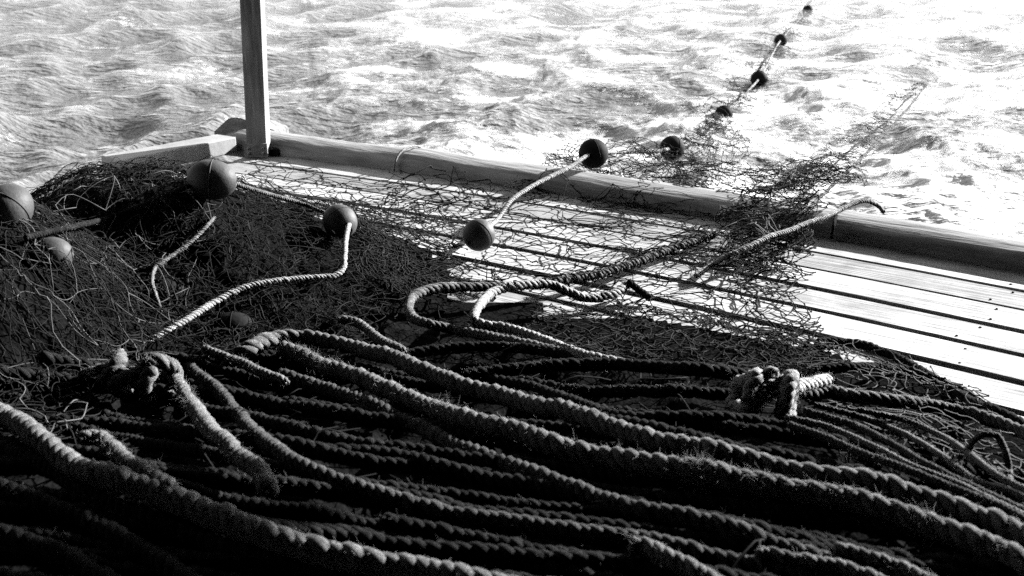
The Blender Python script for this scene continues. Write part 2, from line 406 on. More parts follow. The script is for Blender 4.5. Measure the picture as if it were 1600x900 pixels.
br = prism('bracket', [(pb[0] - .058, pb[1] - .062), (pb[0] + .058, pb[1] - .062), (pb[0] + .058, pb[1] - .053), (pb[0] - .058, pb[1] - .053)], .004, .075, M['rail'], post, .002)
for bx_, bz_ in ((-.035, .05), (.035, .05), (-.035, .025), (.035, .025)):
    v_, f_q = tubes(np.array([[[pb[0] + bx_, pb[1] - .06, bz_], [pb[0] + bx_, pb[1] - .066, bz_], [pb[0] + bx_, pb[1] - .07, bz_]]]), np.array([[.008, .008, .003]]), 8)
    under(mesh('bolt', v_, f_q, M['beam']), post)

# canvas roof guessed from the post, added out of view to shade the foreground
aw = empty('shade_awning', (0, -1, 0)); tag(aw, 'unseen canvas roof added to shade the working deck', 'shade_awning')
x = np.linspace(-2.6, 4.2, 24); y = np.linspace(-4.5, 4.85, 24); X, Y = np.meshgrid(x, y, indexing='ij')
Zc = 2.45 - .05 * np.cos(X * 3) - .03 * np.sin(Y * 2)
i = np.arange(23)[:, None] * 24; j = np.arange(23)[None]
F = np.stack([i + j, i + 24 + j, i + 25 + j, i + j + 1], -1).reshape(-1, 4)
cv = mesh('canvas', np.concatenate([np.stack([X, Y, Zc], -1).reshape(-1, 3)]), F, M['canvas'])
sol = cv.modifiers.new('thickness', 'SOLIDIFY'); sol.thickness = .006; under(cv, aw)
for px_, py_ in ((-2.2, -4.2), (4.0, -4.2), (4.0, 1.2), (-2.3, .3)):
    under(prism('pole', [(px_ - .03, py_ - .03), (px_ + .03, py_ - .03), (px_ + .03, py_ + .03), (px_ - .03, py_ + .03)], 0, 2.4, M['post']), aw)
for yy in (-4.4, -2, .3, 2.6, 4.8):
    under(prism('crossbar', [(-2.6, yy - .025), (4.2, yy - .025), (4.2, yy + .025), (-2.6, yy + .025)], 2.3, 2.36, M['post']), aw)

def add_shade_curtain(x0, y0, y1):  # invented hanging canvas, out of view, cutting sky light from the sides
    ys_ = np.linspace(y0, y1, 60); zs_ = np.linspace(.12, 2.36, 8); Yc, Zc_ = np.meshgrid(ys_, zs_, indexing='ij')
    Xc = x0 + .035 * np.sin(Yc * 7) * (1 - Zc_ / 3); i = np.arange(59)[:, None] * 8; j = np.arange(7)[None]
    o = mesh('shade_curtain', np.stack([Xc, Yc, Zc_], -1), np.stack([i + j, i + 8 + j, i + 9 + j, i + j + 1], -1).reshape(-1, 4), M['canvas'])
    m_ = o.modifiers.new('thickness', 'SOLIDIFY'); m_.thickness = .005; under(o, aw)
add_shade_curtain(-2.58, -1.4, 2.5); add_shade_curtain(4.15, -1.4, 2.9)
# walls invented behind the viewer to keep sky light off the foreground
wh = empty('shade_house', (.8, -1.6, 0)); tag(wh, 'dark unseen walls added behind the viewer to block sky light', 'shade_house')
def box_(name, x0, x1, y0, y1, z0, z1, mat): return under(prism(name, [(x0, y0), (x1, y0), (x1, y1), (x0, y1)], z0, z1, mat, None, .004), wh)
box_('shade_wall', -2.3, 4.2, -1.6, -1.45, .01, 2.28, M['canvas']); box_('shade_wall', -2.3, -2.15, -4.4, -1.62, .01, 2.28, M['canvas']); box_('shade_wall', 4.05, 4.2, -4.4, -1.62, .01, 2.28, M['canvas'])
box_('added_door', -.4, .4, -1.44, -1.40, .05, 1.9, M['post']); box_('added_window', 1.0, 1.9, -1.44, -1.42, 1.1, 1.7, M['dark']); box_('added_window', 2.3, 3.2, -1.44, -1.42, 1.1, 1.7, M['dark'])  # these openings only dress the added walls

# ------------------------------------------------------------------ floats
def float_(name, label, c, dia, axis, mat, ell=1.0, bore=.11, group=None, seed=0):
    R = dia / 2; n, m = 40, 28; V = []
    prof = []
    rb = R * bore * 1.4
    th0 = math.asin(rb / R)
    for k in range(m):
        th = th0 + (math.pi - 2 * th0) * k / (m - 1); prof.append((R * math.sin(th), R * ell * math.cos(th)))
    L0 = prof[0][1]
    prof = [(rb * .9, L0 - R * .03)] + prof + [(rb * .9, -L0 + R * .03)]
    prof += [(rb * .85, -L0 * .5), (rb * .85, L0 * .5)]
    a = np.array(axis, float); a /= np.linalg.norm(a); u = np.cross(a, [0, 0, 1]) if abs(a[2]) < .95 else np.cross(a, [1, 0, 0]); u /= np.linalg.norm(u); v = np.cross(a, u)
    V = np.array([[u * r * math.cos(t) + v * r * math.sin(t) + a * z for t in np.linspace(0, 2 * math.pi, n, endpoint=False)] for r, z in prof])
    V = V * (1 + .015 * fbm(V * 14 + seed * 3, 2, seed)[..., None])
    k = len(prof); i = np.arange(k)[:, None] * n; i2 = ((np.arange(k) + 1) % k)[:, None] * n; j = np.arange(n)[None]; j2 = (j + 1) % n
    F = np.stack([i + j, i2 + j, i2 + j2, i + j2], -1).reshape(-1, 4)
    root = empty(name, tuple(c)); tag(root, label, 'float', group)
    o = mesh('body', V, F, M[mat], True, root)
    t = np.linspace(0, 2 * math.pi, 41); ring = np.array([u * R * 1.0 * math.cos(q) + v * R * 1.0 * math.sin(q) for q in t])
    V, F = tubes(ring[None], R * .025, 5); mesh('moulding_seam', V, F, M[mat], True, root)
    return root
CLEAR = []
def fl(label, px, py, sink, dia, axis=(1, .3, 0), mat='float', ell=1.0, seed=0):
    c = onh(px, py, dia / 2 * sink)
    if sink > .5: CLEAR.append((c, dia / 2))
    return float_('net_float', label, c, dia, axis, mat, ell, seed=seed, group='net floats')
fl('large oval float lying on the crest of the net mound', 331, 281, .95, .125, (1, .1, -.12), 'float', 1.22, 1)
fl('float on the right slope of the mound with a line hanging from it', 531, 346, .9, .112, (.5, -.6, -.3), 'float', 1.1, 2)
fl('round float sitting on the deck planks in the middle', 748, 367, 1.0, .118, (.6, .8, .3), 'float', 1.0, 3)
fl('pale float under netting, cut by the left edge of the picture', 12, 326, .2, .122, (.3, .8, .5), 'float', 1.15, 4)
fl('pale float low inside the netting at the left edge', 80, 400, -.6, .10, (.9, .2, .2), 'float', 1.1, 5)
fl('dark float half buried in the near side of the mound', 255, 462, -.75, .12, (1, .2, 0), 'floatD', 1.15, 6)
fl('dark float with a worn edge half buried below the mound', 365, 520, -.7, .12, (1, .1, 0), 'floatD', 1.2, 7)
F1, F2 = aty(927, 240, 4.85), aty(1050, 232, 5.75)
def seaf(px, py): return onz(px, py, SEA_Z + .03)
FS = [seaf(1131, 178), seaf(1186, 123), seaf(1220, 63), seaf(1262, 16)]
CLEAR.append((F1, .05)); CLEAR.append((F2, .10))
float_('net_float', 'dark float tangled in netting just above the rail', F1, .135, (.9, .4, .1), 'floatD', seed=8, group='net floats')
float_('net_float', 'dark float hanging over the water right of the rail tangle', F2, .135, (.9, .5, -.3), 'floatD', seed=9, group='net floats')
for p, lb, dd in zip(FS, ('nearest of the floats trailing on the water', 'second float trailing away on the water', 'third float trailing away on the water', 'farthest float trailing on the water'), (.14, .155, .15, .15)):
    float_('net_float', lb, p, dd, (.25, .9, .1), 'floatD', seed=int(p[1] * 10), group='net floats')
# ------------------------------------------------------------------ nets
def patch(ctrl, a, b):
    """Catmull-Rom surface through ctrl (R,C,3) at parameters a (rows), b (columns) in 0..1"""
    R, C, _ = ctrl.shape
    def basis(u, n):
        u = np.clip(u, 0, 1) * (n - 1); i = np.minimum(u.astype(int), n - 2); t = u - i
        w = np.stack([-.5 * t + t * t - .5 * t ** 3, 1 - 2.5 * t * t + 1.5 * t ** 3, .5 * t + 2 * t * t - 1.5 * t ** 3, -.5 * t * t + .5 * t ** 3], -1)
        return i, w
    E = np.concatenate([2 * ctrl[:1] - ctrl[1:2], ctrl, 2 * ctrl[-1:] - ctrl[-2:-1]], 0)
    E = np.concatenate([2 * E[:, :1] - E[:, 1:2], E, 2 * E[:, -1:] - E[:, -2:-1]], 1)
    i, wa = basis(a, R); j, wb = basis(b, C); out = 0
    for p in range(4):
        for q in range(4): out = out + (wa[..., p] * wb[..., q])[..., None] * E[i + p, j + q]
    return out
def net(name, ctrl, cell=.05, r=.002, seed=0, jxy=.4, lift=.02, drop=0.0, mat='twine', parent=None, drape=True, slack=1.0, eps=.004, knots=True, wob=.25, minh=None, asp=1.0, segs=5):
    ctrl = np.asarray(ctrl, float); rs = RS(seed)
    lu = np.linalg.norm(np.diff(ctrl, axis=0), axis=2).sum(0).mean(); lv = np.linalg.norm(np.diff(ctrl, axis=1), axis=2).sum(1).mean()
    nu = max(3, int(lu * slack / (cell * .5 * asp))); nv = max(3, int(lv * slack / cell))
    I, J = np.meshgrid(np.arange(nu + 1), np.arange(nv + 1), indexing='ij')
    a = I / nu; b = (J + .5 * (I % 2)) / (nv + .5)
    wa = n2(a * lu, b * lv, 2.2, 3, seed + 1) * .06; wb = n2(a * lu, b * lv, 2.2, 3, seed + 2) * .06
    fa = np.sin(a * math.pi) ; fb = np.sin(b * math.pi)
    P = patch(ctrl, a + wa * fa * jxy, b + wb * fb * jxy)
    k = np.stack([P[..., 0], P[..., 1], P[..., 2]], -1)
    for c in range(2): P[..., c] += cell * jxy * (fbm(k * 7, 2, seed + 5 + c) * 1.7 + rs.normal(0, .05, P.shape[:2]))
    lf = np.abs(fbm(k * 5.5, 2, seed + 11)) * 2.4 + .12 * np.abs(rs.normal(0, .4, P.shape[:2]))
    P[..., 2] += lift * lf
    if drape:
        h = H(P[..., 0], P[..., 1]) + eps + lift * .6 * lf
        P[..., 2] = np.maximum(P[..., 2] * 0 + h, P[..., 2] if drape == 'max' else -9)
    N = P.reshape(-1, 3); id_ = (I * (nv + 1) + J)
    e1 = np.stack([id_[:-1], id_[1:]], -1).reshape(-1, 2)
    odd = (np.arange(nu)[:, None] % 2) + 0 * J[:-1]
    jn = np.where(odd == 1, J[:-1] + 1, J[:-1] - 1); ok = (jn >= 0) & (jn <= nv)
    e2 = np.stack([id_[:-1][ok], (I[1:] * (nv + 1))[ok] + jn[ok]], -1)
    e = np.concatenate([e1, e2])
    if drop: e = e[rs.rand(len(e)) > drop + .25 * (fbm(N[e[:, 0]] * 3, 2, seed + 30))]
    if minh: hh = heap(N[:, 0], N[:, 1]); e = e[(hh[e] > minh).all(1)]
    p0, p1 = N[e[:, 0]], N[e[:, 1]]
    d = np.linalg.norm(p1 - p0, axis=1); okk = d < cell * 4; e, p0, p1, d = e[okk], p0[okk], p1[okk], d[okk]
    mid_ = (p0 + p1) / 2; off = np.stack([fbm(mid_ * 16, 2, seed + 60 + c) for c in range(3)], -1) * (wob * 2.6 * d)[:, None]; off2 = rs.normal(0, 1, p0.shape) * (wob * .25 * d)[:, None]
    t = np.linspace(0, 1, segs + 1)[None, :, None]
    C = p0[:, None] * (1 - t) + p1[:, None] * t + off[:, None] * (t * (1 - t) * 2.2) + off2[:, None] * np.sin(t * 2 * math.pi) * .35
    for fc_, fr_ in CLEAR:
        okk = (np.linalg.norm(C - fc_, axis=2) > fr_ * 1.12).all(1); C = C[okk]; e = e[okk]
    if drape: C[..., 2] = np.maximum(C[..., 2], H(C[..., 0], C[..., 1]) + eps * .6)
    rr = r * rs.uniform(.7, 1.25, (len(C), 1))
    V, F = tubes(C, rr, 3); Fs = [F]
    if knots:
        u = np.unique(e); K = N[u]; o6 = np.array([[1, 0, 0], [-1, 0, 0], [0, 1, 0], [0, -1, 0], [0, 0, 1], [0, 0, -1]]) * r * 1.9
        kv = (K[:, None] + o6[None] * rs.uniform(.8, 1.3, (len(K), 1, 1))).reshape(-1, 3)
        tri = np.array([[0, 2, 4], [2, 1, 4], [1, 3, 4], [3, 0, 4], [2, 0, 5], [1, 2, 5], [3, 1, 5], [0, 3, 5]])
        kf = (np.arange(len(K))[:, None, None] * 6 + tri[None]).reshape(-1, 3) + len(V); V = np.vstack([V, kv]); Fs.append(kf)
    o = mesh(name, V, Fs, M[mat])
    if parent: under(o, parent); o['kind'] = 'stuff'
    return o
def grid(rows, fn=None):
    return np.array([[(onh(*p) if len(p) == 2 else (aty(*p[:2], p[2]))) for p in row] for row in rows])
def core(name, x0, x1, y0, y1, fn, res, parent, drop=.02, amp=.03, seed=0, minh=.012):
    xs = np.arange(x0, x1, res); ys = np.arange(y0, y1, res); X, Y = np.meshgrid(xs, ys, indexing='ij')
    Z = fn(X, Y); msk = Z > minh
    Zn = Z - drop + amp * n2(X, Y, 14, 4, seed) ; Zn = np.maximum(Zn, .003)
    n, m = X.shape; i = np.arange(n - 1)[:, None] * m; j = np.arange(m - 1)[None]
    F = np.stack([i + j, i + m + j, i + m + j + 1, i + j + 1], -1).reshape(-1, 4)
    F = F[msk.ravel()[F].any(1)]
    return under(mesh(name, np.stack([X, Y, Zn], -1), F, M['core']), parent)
def plan(x0, x1, y0, y1, n=6):             # a level control grid; the net drops onto the heap
    return np.array([[[x, y, 0] for x in np.linspace(x0, x1, n)] for y in np.linspace(y0, y1, n)])

def only(fn_a):
    return fn_a
moundA = empty('net_heap', (-1.2, 3.4, 0)); tag(moundA, 'dark mound of bundled netting with floats on it in front of the post', 'net')
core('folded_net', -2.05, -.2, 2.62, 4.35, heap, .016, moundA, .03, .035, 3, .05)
for s in range(4):
    net('net_layer', plan(-2.0 + .05 * s, -.42 + .02 * (s % 3), 2.65, 4.15 - .04 * s), (.055, .065, .075, .09)[s], .0012, 40 + s, .7, (.004, .012, .022, .036)[s], .02 * s,
        ('twine', 'twine', 'twine2', 'twine2')[s], moundA, minh=.06, slack=(1.2, 1.1, 1.0, .9)[s], wob=.30, asp=(1, 1.1, .9, 1)[s], segs=6)
pileB = empty('net_pile', (-1.5, 2.7, 0)); tag(pileB, 'tall heap of grey netting over pale floats at the left edge of the picture', 'net')
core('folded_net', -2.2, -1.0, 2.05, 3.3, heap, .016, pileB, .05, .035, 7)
for s in range(4):
    net('net_layer', plan(-2.15, -.98 + .02 * s, 2.0, 3.3), (.055, .065, .08, .10)[s], .0013, 60 + s, .7, (.004, .014, .026, .045)[s], .02 * s,
        ('twine', 'twine2', 'twine2', 'twine3')[s], pileB, minh=.03, slack=(1.2, 1.2, 1.1, 1.0)[s], wob=.28, asp=(1, 1.1, .9, 1)[s], segs=6)
foreN = empty('rope_bed', (0, 1.8, 0)); tag(foreN, 'dark matted netting bunched beneath the foreground ropes', 'net')
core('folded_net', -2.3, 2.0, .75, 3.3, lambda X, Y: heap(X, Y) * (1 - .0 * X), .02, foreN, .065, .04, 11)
for s in range(1):
    net('net_layer', plan(-1.2 + .1 * s, 1.75, 1.0, 3.2), (.09, .10)[s], .0016, 80 + s, 1.0, (.004, .012)[s], .35 + .2 * s,
        ('twine', 'twine')[s], foreN, minh=.03, slack=1.0, wob=.35, asp=(1, 1.5)[s], eps=-.02)

# ------------------------------------------------------------------ ropes
def rope(name, label, pts, dia, mat='ropeA', fib='fibre', fuzz=160, off=None, cat='rope', group=None, seed=0, lay=1.85, world=False, wob=.24, flen=.012, raise_=0.0, taper=False, lace=None):
    """three-strand laid rope through photo points (lying on the heap) or world points"""
    rs = RS(seed + 7); dia = dia * (1.2 if dia > .02 else 1.0); R = dia / 2
    if world: P = np.asarray(pts, float)
    else: P = np.array([(onh(p[0], p[1], R * .55 + raise_ + (p[2] if len(p) > 2 else 0))) for p in pts])
    C, L = resample(P, dia * lay / 11)
    C = C + wob * dia * np.stack([fbm(np.stack([np.linspace(0, L * 6, len(C)), 0 * C[:, 0] + seed, 0 * C[:, 0] + k * 5], -1), 3, seed + k) for k in range(3)], -1)
    T, A, B = frames(C); s = np.linspace(0, L, len(C))
    root = empty(name, tuple(C[len(C) // 2])); tag(root, label, cat, group)
    ph0 = rs.uniform(0, 6.28); tw = 2 * math.pi * s / (dia * lay) + 2.2 * fbm(np.stack([s * 3, 0 * s, 0 * s + seed], -1), 3, 3)
    for k in range(3):
        ph = ph0 + tw + k * 2 * math.pi / 3
        rad = R * .64 * (1 + .06 * math.sin(k * 2 + seed)) * (1 + .10 * fbm(np.stack([s * 5, 0 * s, 0 * s + seed * 1.7], -1), 2, seed + 40)) * (1 + .20 * fbm(np.stack([s * 30, 0 * s + k, 0 * s], -1), 2, seed + k))
        q = R * .36 * (1 + .25 * fbm(np.stack([s * 7, 0 * s + k * 3, 0 * s + seed], -1), 2, seed + 70))[:, None]
        c = C + q * (A * np.cos(ph)[:, None] + B * np.sin(ph)[:, None])
        rr = rad.copy()
        if taper: rr *= np.clip(np.minimum(s, L - s) / (dia * .8) + .45, 0, 1)
        else: rr *= np.clip(np.minimum(s, L - s) / (dia * .15) + .5, 0, 1)
        V, F = tubes(c[None], rr[None], 7); n = len(c)
        caps = np.array([[j for j in range(7)][::-1], [(n - 1) * 7 + j for j in range(7)]])
        under(mesh('strand', V, [F, caps], M[mat]), root)
    if lace:
        i0, i1 = int(lace[0] * len(C)), int(lace[1] * len(C)); m = (i1 - i0) * 3; u = np.linspace(i0, i1 - 1, m); li = u.astype(int)
        an = u * .9 + .8 * fbm(np.stack([u * .3, 0 * u, 0 * u], -1), 2, 9); rl = R * 1.12 + .006 * np.abs(fbm(np.stack([u * .4, 0 * u, 0 * u + 3], -1), 2, 4))
        hc = C[li] + rl[:, None] * (A[li] * np.cos(an)[:, None] + B[li] * np.sin(an)[:, None]) + T[li] * ((u - li) * L / len(C))[:, None]
        V, F = tubes(hc[None], .0022, 5); under(mesh('lacing', V, F, M['twine']), root)
    nf = int(fuzz * L * 4.0)
    if nf > 3:
        i = rs.randint(0, len(C), nf)
        cl = rs.rand(nf) < .55; cen = rs.randint(0, len(C), max(2, int(L * 5)))      # worn spots where the lay has frayed
        i[cl] = np.clip(rs.choice(cen, cl.sum()) + rs.normal(0, .018 * len(C) / L, cl.sum()), 0, len(C) - 1).astype(int)
        th = rs.uniform(0, 6.28, nf); rad = A[i] * np.cos(th)[:, None] + B[i] * np.sin(th)[:, None]
        dirn = T[i] * rs.choice([-1, 1], nf)[:, None] * rs.uniform(.3, 1.0, (nf, 1)) + rad * rs.uniform(.1, .55, (nf, 1)) + rs.normal(0, .35, (nf, 3))
        ln = flen * .55 * np.where(cl, 1.25, 1.0)[:, None] * rs.uniform(.35, 1.0, (nf, 1)) ** 1.5 * 1.0; t = np.linspace(0, 1, 4)
        curl = rs.normal(0, .8, (nf, 3)) - rad * .3
        fc = (C[i] + rad * R * .85)[:, None] + (dirn * ln)[:, None] * t[None, :, None] + (curl * ln)[:, None] * (t ** 2)[None, :, None]
        V, F = tubes(fc, np.array([1, .9, .7, .35])[None] * .0003 * rs.uniform(.7, 1.5, (nf, 1)), 3)
        o = mesh('loose_fibres', V, F, M[fib]); under(o, root); o['kind'] = 'stuff'
    return root

# thick ropes of the foreground, front to back
rope('rope', 'brightest thick rope curving across the lower left corner', [(-60, 615), (10, 648), (70, 692), (150, 738), (235, 768), (310, 793), (400, 828), (480, 853), (570, 872), (680, 893), (790, 920), (900, 940)], 0.037, 'ropeE', fuzz=260, seed=1, raise_=.03)
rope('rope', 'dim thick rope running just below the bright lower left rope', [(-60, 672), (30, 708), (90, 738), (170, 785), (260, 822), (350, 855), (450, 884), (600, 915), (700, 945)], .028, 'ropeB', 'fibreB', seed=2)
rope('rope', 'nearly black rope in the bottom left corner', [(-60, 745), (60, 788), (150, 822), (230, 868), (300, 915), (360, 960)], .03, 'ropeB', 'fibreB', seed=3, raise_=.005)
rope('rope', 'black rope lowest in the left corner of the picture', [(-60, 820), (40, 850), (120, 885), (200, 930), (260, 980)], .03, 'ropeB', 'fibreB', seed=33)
rope('rope', 'short frayed pale rope end resting on the bright lower left rope', [(118, 690), (150, 686), (178, 700), (205, 722), (240, 745), (275, 765)], .027, 'ropeD', fuzz=900, seed=4, raise_=.045, taper=True, flen=.014)
rope('rope', 'frayed rope hanging down from the knot on the left', [(225, 560), (262, 580), (290, 618), (315, 650), (350, 690), (395, 735), (420, 770)], .030, 'ropeD', fuzz=450, seed=5, raise_=.035, flen=.018)
rope('rope', 'thin dark rope curving down right beside the knot', [(285, 566, -.03), (312, 588), (340, 612), (370, 645), (400, 680), (450, 718), (520, 748), (600, 772), (700, 798), (790, 815), (900, 832), (1010, 848), (1120, 872), (1250, 900), (1380, 940)], .027, 'ropeA', 'fibreB', seed=6, fuzz=200)
rope('rope', 'longest thick rope arching from the net mound to the right edge', [(352, 585, -.09), (366, 560, -.03), (390, 540), (425, 526), (470, 522), (520, 530), (570, 546), (650, 577), (720, 604), (800, 622), (880, 645), (960, 671), (1040, 694), (1120, 708), (1190, 722), (1290, 743), (1370, 762), (1450, 785), (1530, 808), (1600, 838), (1680, 880)], 0.036, 'ropeE', fuzz=220, seed=7, raise_=.03)
rope('rope', 'shaggy thick rope below the longest rope running to the right edge', [(440, 545), (490, 563), (545, 583), (600, 605), (660, 632), (740, 658), (800, 672), (870, 695), (960, 713), (1050, 733), (1130, 745), (1210, 757), (1290, 772), (1380, 798), (1480, 828), (1560, 855), (1660, 905)], 0.037, 'ropeE', fuzz=800, seed=8, raise_=.02, flen=.024)
rope('rope', 'dim rope beneath the shaggy rope through the middle foreground', [(440, 585), (520, 612), (580, 635), (650, 660), (720, 695), (790, 722), (860, 748), (930, 775), (1010, 800), (1100, 818), (1200, 842), (1320, 880), (1450, 930)], .030, 'ropeA', 'fibreB', seed=9, fuzz=250)
rope('rope', 'bright rope end poking up at the bottom centre', [(985, 852), (1012, 858), (1045, 874), (1090, 895), (1140, 925), (1200, 965)], .026, 'ropeE', fuzz=300, seed=10, raise_=.03)
rope('rope', 'rope lowest towards the bottom right corner', [(1180, 862), (1240, 872), (1300, 882), (1360, 900), (1430, 935)], .022, 'ropeE', seed=11, raise_=.02)
rope('rope', 'rope ending in a frayed tuft at the bottom right corner', [(1300, 858), (1350, 870), (1400, 884), (1450, 905), (1510, 940)], .022, 'ropeE', seed=12, fuzz=500, raise_=.02)
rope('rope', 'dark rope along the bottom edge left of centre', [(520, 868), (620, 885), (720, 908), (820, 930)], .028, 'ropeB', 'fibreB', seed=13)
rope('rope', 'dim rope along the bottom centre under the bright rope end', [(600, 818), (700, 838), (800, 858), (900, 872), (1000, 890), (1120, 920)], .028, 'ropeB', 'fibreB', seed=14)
rope('rope', 'frayed grey strand lying left of the longest rope start', [(318, 545), (350, 558), (385, 572), (415, 585), (450, 598)], .022, 'ropeD', fuzz=900, seed=15, raise_=.02, taper=True)
rope('rope', 'frayed rope stub at the foot of the net mound', [(530, 500), (553, 503), (575, 516), (600, 535), (630, 548)], .024, 'ropeD', fuzz=900, seed=16, raise_=.03, taper=True)
ORD = 'first second third fourth fifth sixth seventh eighth ninth tenth eleventh twelfth thirteenth fourteenth fifteenth sixteenth seventeenth eighteenth nineteenth twentieth twenty-first twenty-second twenty-third twenty-fourth twenty-fifth twenty-sixth'.split()
# half-hidden ropes filling the pile between the ones above
for k in range(20):
    rs = RS(300 + k); t = k / 19.0
    a0, b0 = 560 + 330 * t, 640 + 300 * t                       # the ropes sweep from upper left to lower right
    xs_ = np.arange(-80 - 60 * rs.rand(), 1750, 95.0)
    pts = []
    for x_ in xs_:
        u = x_ / 1600.0; y_ = 520 + 400 * t + 215 * u - 60 * u * (1 - u) + 55 * (1 - t) * (u - .5) + (9 + 9 * rs.rand()) * math.sin(u * (5 + 2 * (k % 3)) + k * 2.1) - 30 * max(0, .3 - u) * (2 - 3 * t)
        if y_ < 960 and y_ > 545 + 90 * max(0, u - .75) * 4: pts.append((x_, y_))
    if len(pts) > 3:
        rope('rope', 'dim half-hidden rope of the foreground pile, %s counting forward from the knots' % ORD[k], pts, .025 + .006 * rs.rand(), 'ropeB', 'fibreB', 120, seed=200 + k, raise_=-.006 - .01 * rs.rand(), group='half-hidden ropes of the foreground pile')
# ropes across the middle
rope('rope', 'rope doubling back in a hairpin left of the pale loop', [(1115, 366, .03), (1050, 388, .03), (985, 412, .03), (920, 430, .03), (850, 443, .03), (770, 447, .03), (700, 450, .03), (660, 456, .03), (640, 472, .03), (643, 492, .02), (668, 507, .02), (710, 518), (760, 528), (820, 540), (880, 552), (945, 562)], .026, 'ropeE', seed=17, fuzz=350, lace=(.02, .46))
rope('rope', 'pale rope curling up in a loop behind the pile and leading off right', [(985, 441, .04), (960, 458, .03), (920, 466, .03), (885, 455, .05), (855, 444, .07), (810, 446, .08), (770, 457, .07), (748, 478, .05), (740, 496, .035), (752, 507, .02), (785, 512, .015), (815, 519, .012), (848, 531, .01), (885, 545, .01), (930, 560, .01), (1000, 573, 0)], .026, 'ropeC', seed=18, fuzz=200, wob=.05)
rope('rope', 'short dark rope end sticking up beside the pale loop', [(982, 440, .05), (1000, 453, .03), (1018, 466, .015)], .022, 'ropeB', 'fibreB', seed=20)
rope('rope', 'flat dark rope left of the big knot, upper of two', [(620, 556), (690, 546), (760, 542), (830, 546), (890, 556), (930, 566)], .026, 'ropeB', seed=21, fuzz=250)
rope('rope', 'thick dark rope running into the top of the big knot', [(720, 585), (790, 578), (860, 573), (940, 570), (1020, 573), (1090, 579), (1140, 586), (1175, 592)], .029, 'ropeB', seed=22, fuzz=350, raise_=.015)
rope('rope', 'dark rope running into the left side of the big knot', [(820, 598), (900, 610), (980, 610), (1060, 611), (1120, 615), (1160, 618)], .026, 'ropeB', seed=23, fuzz=300)
rope('rope', 'dark slack rope hidden under the big knot', [(760, 590), (850, 615), (930, 640), (1000, 650), (1080, 652), (1180, 660), (1290, 680)], .028, 'ropeB', 'fibreB', seed=24)
rope('rope', 'thick rope leaving the big knot for the right edge', [(1240, 615), (1290, 613), (1340, 622), (1400, 628), (1450, 634), (1510, 645), (1570, 662), (1640, 690)], .029, 'ropeE', seed=25, fuzz=350, raise_=.01)
rope('net_border_rope', 'dark net border rope edging the pile against the pale planks', [(1275, 535), (1330, 533), (1385, 550), (1430, 578), (1480, 603), (1540, 634), (1600, 663), (1680, 710)], .026, 'ropeB', 'fibreB', seed=26, fuzz=700, wob=.5)
rope('rope', 'dark rope just inside the net border at the right', [(1270, 578), (1340, 574), (1400, 578), (1450, 590), (1520, 620)], .024, 'ropeB', 'fibreB', seed=27, fuzz=400)
# bunch of thinner lines at the right
LB = ['uppermost of the thin laid lines fanning towards the right edge', 'second of the thin laid lines fanning right below the knot', 'third of the thin laid lines fanning right below the knot', 'fourth of the thin laid lines fanning right below the knot', 'lowest of the thin laid lines fanning right below the knot']
LP = [[(1270, 632), (1340, 650), (1400, 672), (1470, 712), (1530, 752), (1590, 775), (1650, 805)],
      [(1255, 640), (1330, 662), (1390, 692), (1450, 728), (1520, 762), (1600, 800), (1660, 830)],
      [(1225, 650), (1300, 668), (1365, 696), (1425, 728), (1500, 758), (1590, 800), (1650, 830)],
      [(1230, 663), (1290, 683), (1345, 706), (1410, 730), (1480, 758), (1570, 795), (1640, 835)],
      [(1340, 640), (1410, 655), (1470, 680), (1520, 715), (1570, 750), (1640, 780)]]
for k in range(5):
    rope('thin_line', LB[k], LP[k], .014 + .002 * (k % 2), ('ropeD', 'ropeA', 'ropeD', 'ropeA', 'ropeD')[k], seed=50 + k, fuzz=260, raise_=.02 + .004 * k, cat='rope', group='thin lines fanning right', flen=.012)
lp = [onh(x, y, .01) for x, y in ((1500, 745), (1517, 722))]; y0 = lp[1][1]
rope('rope_loop', 'small upright loop of smooth rope near the right edge', [onh(1560, 735, .01), onh(1530, 728, .02), aty(1514, 712, y0 - .03), aty(1520, 690, y0 - .03), aty(1540, 678, y0 - .03), aty(1560, 684, y0 - .035), aty(1572, 712, y0 - .06), aty(1577, 745, y0 - .09), onh(1580, 772, .015), onh(1600, 790, .01), onh(1640, 810, .01)], .0145, 'ropeE', seed=57, fuzz=60, world=True, wob=.04, lay=1.6)
# lines of the net mound
rope('float_line', 'laid line dropping from the small float on the mound', [(547, 342, .045), (541, 372, .04), (538, 402, .03), (536, 420, .02), (520, 431, .01), (480, 434), (430, 439), (380, 450), (335, 472), (290, 500), (245, 526, -.03), (215, 545, -.07)], .019, 'ropeC', seed=58, fuzz=80, raise_=.02, wob=.05)
rope('float_line', 'thin crooked line lying on the dark side of the mound', [(334, 338, -.04), (326, 350), (305, 372), (280, 392), (255, 408), (242, 418), (238, 440), (246, 468), (252, 488, -.04)], .013, 'ropeD', seed=59, fuzz=300, raise_=.03)
rope('float_line', 'dark line running left from the big oval float', [(298, 290), (255, 308), (210, 325), (160, 342), (100, 357), (40, 372)], .017, 'ropeB', seed=60, raise_=.03, fuzz=80)
rope('float_line', 'short line between the oval float and the small float', [(362, 286, .02), (395, 296), (430, 306), (470, 318), (510, 334)], .015, 'ropeD', seed=61, raise_=.03, fuzz=80)

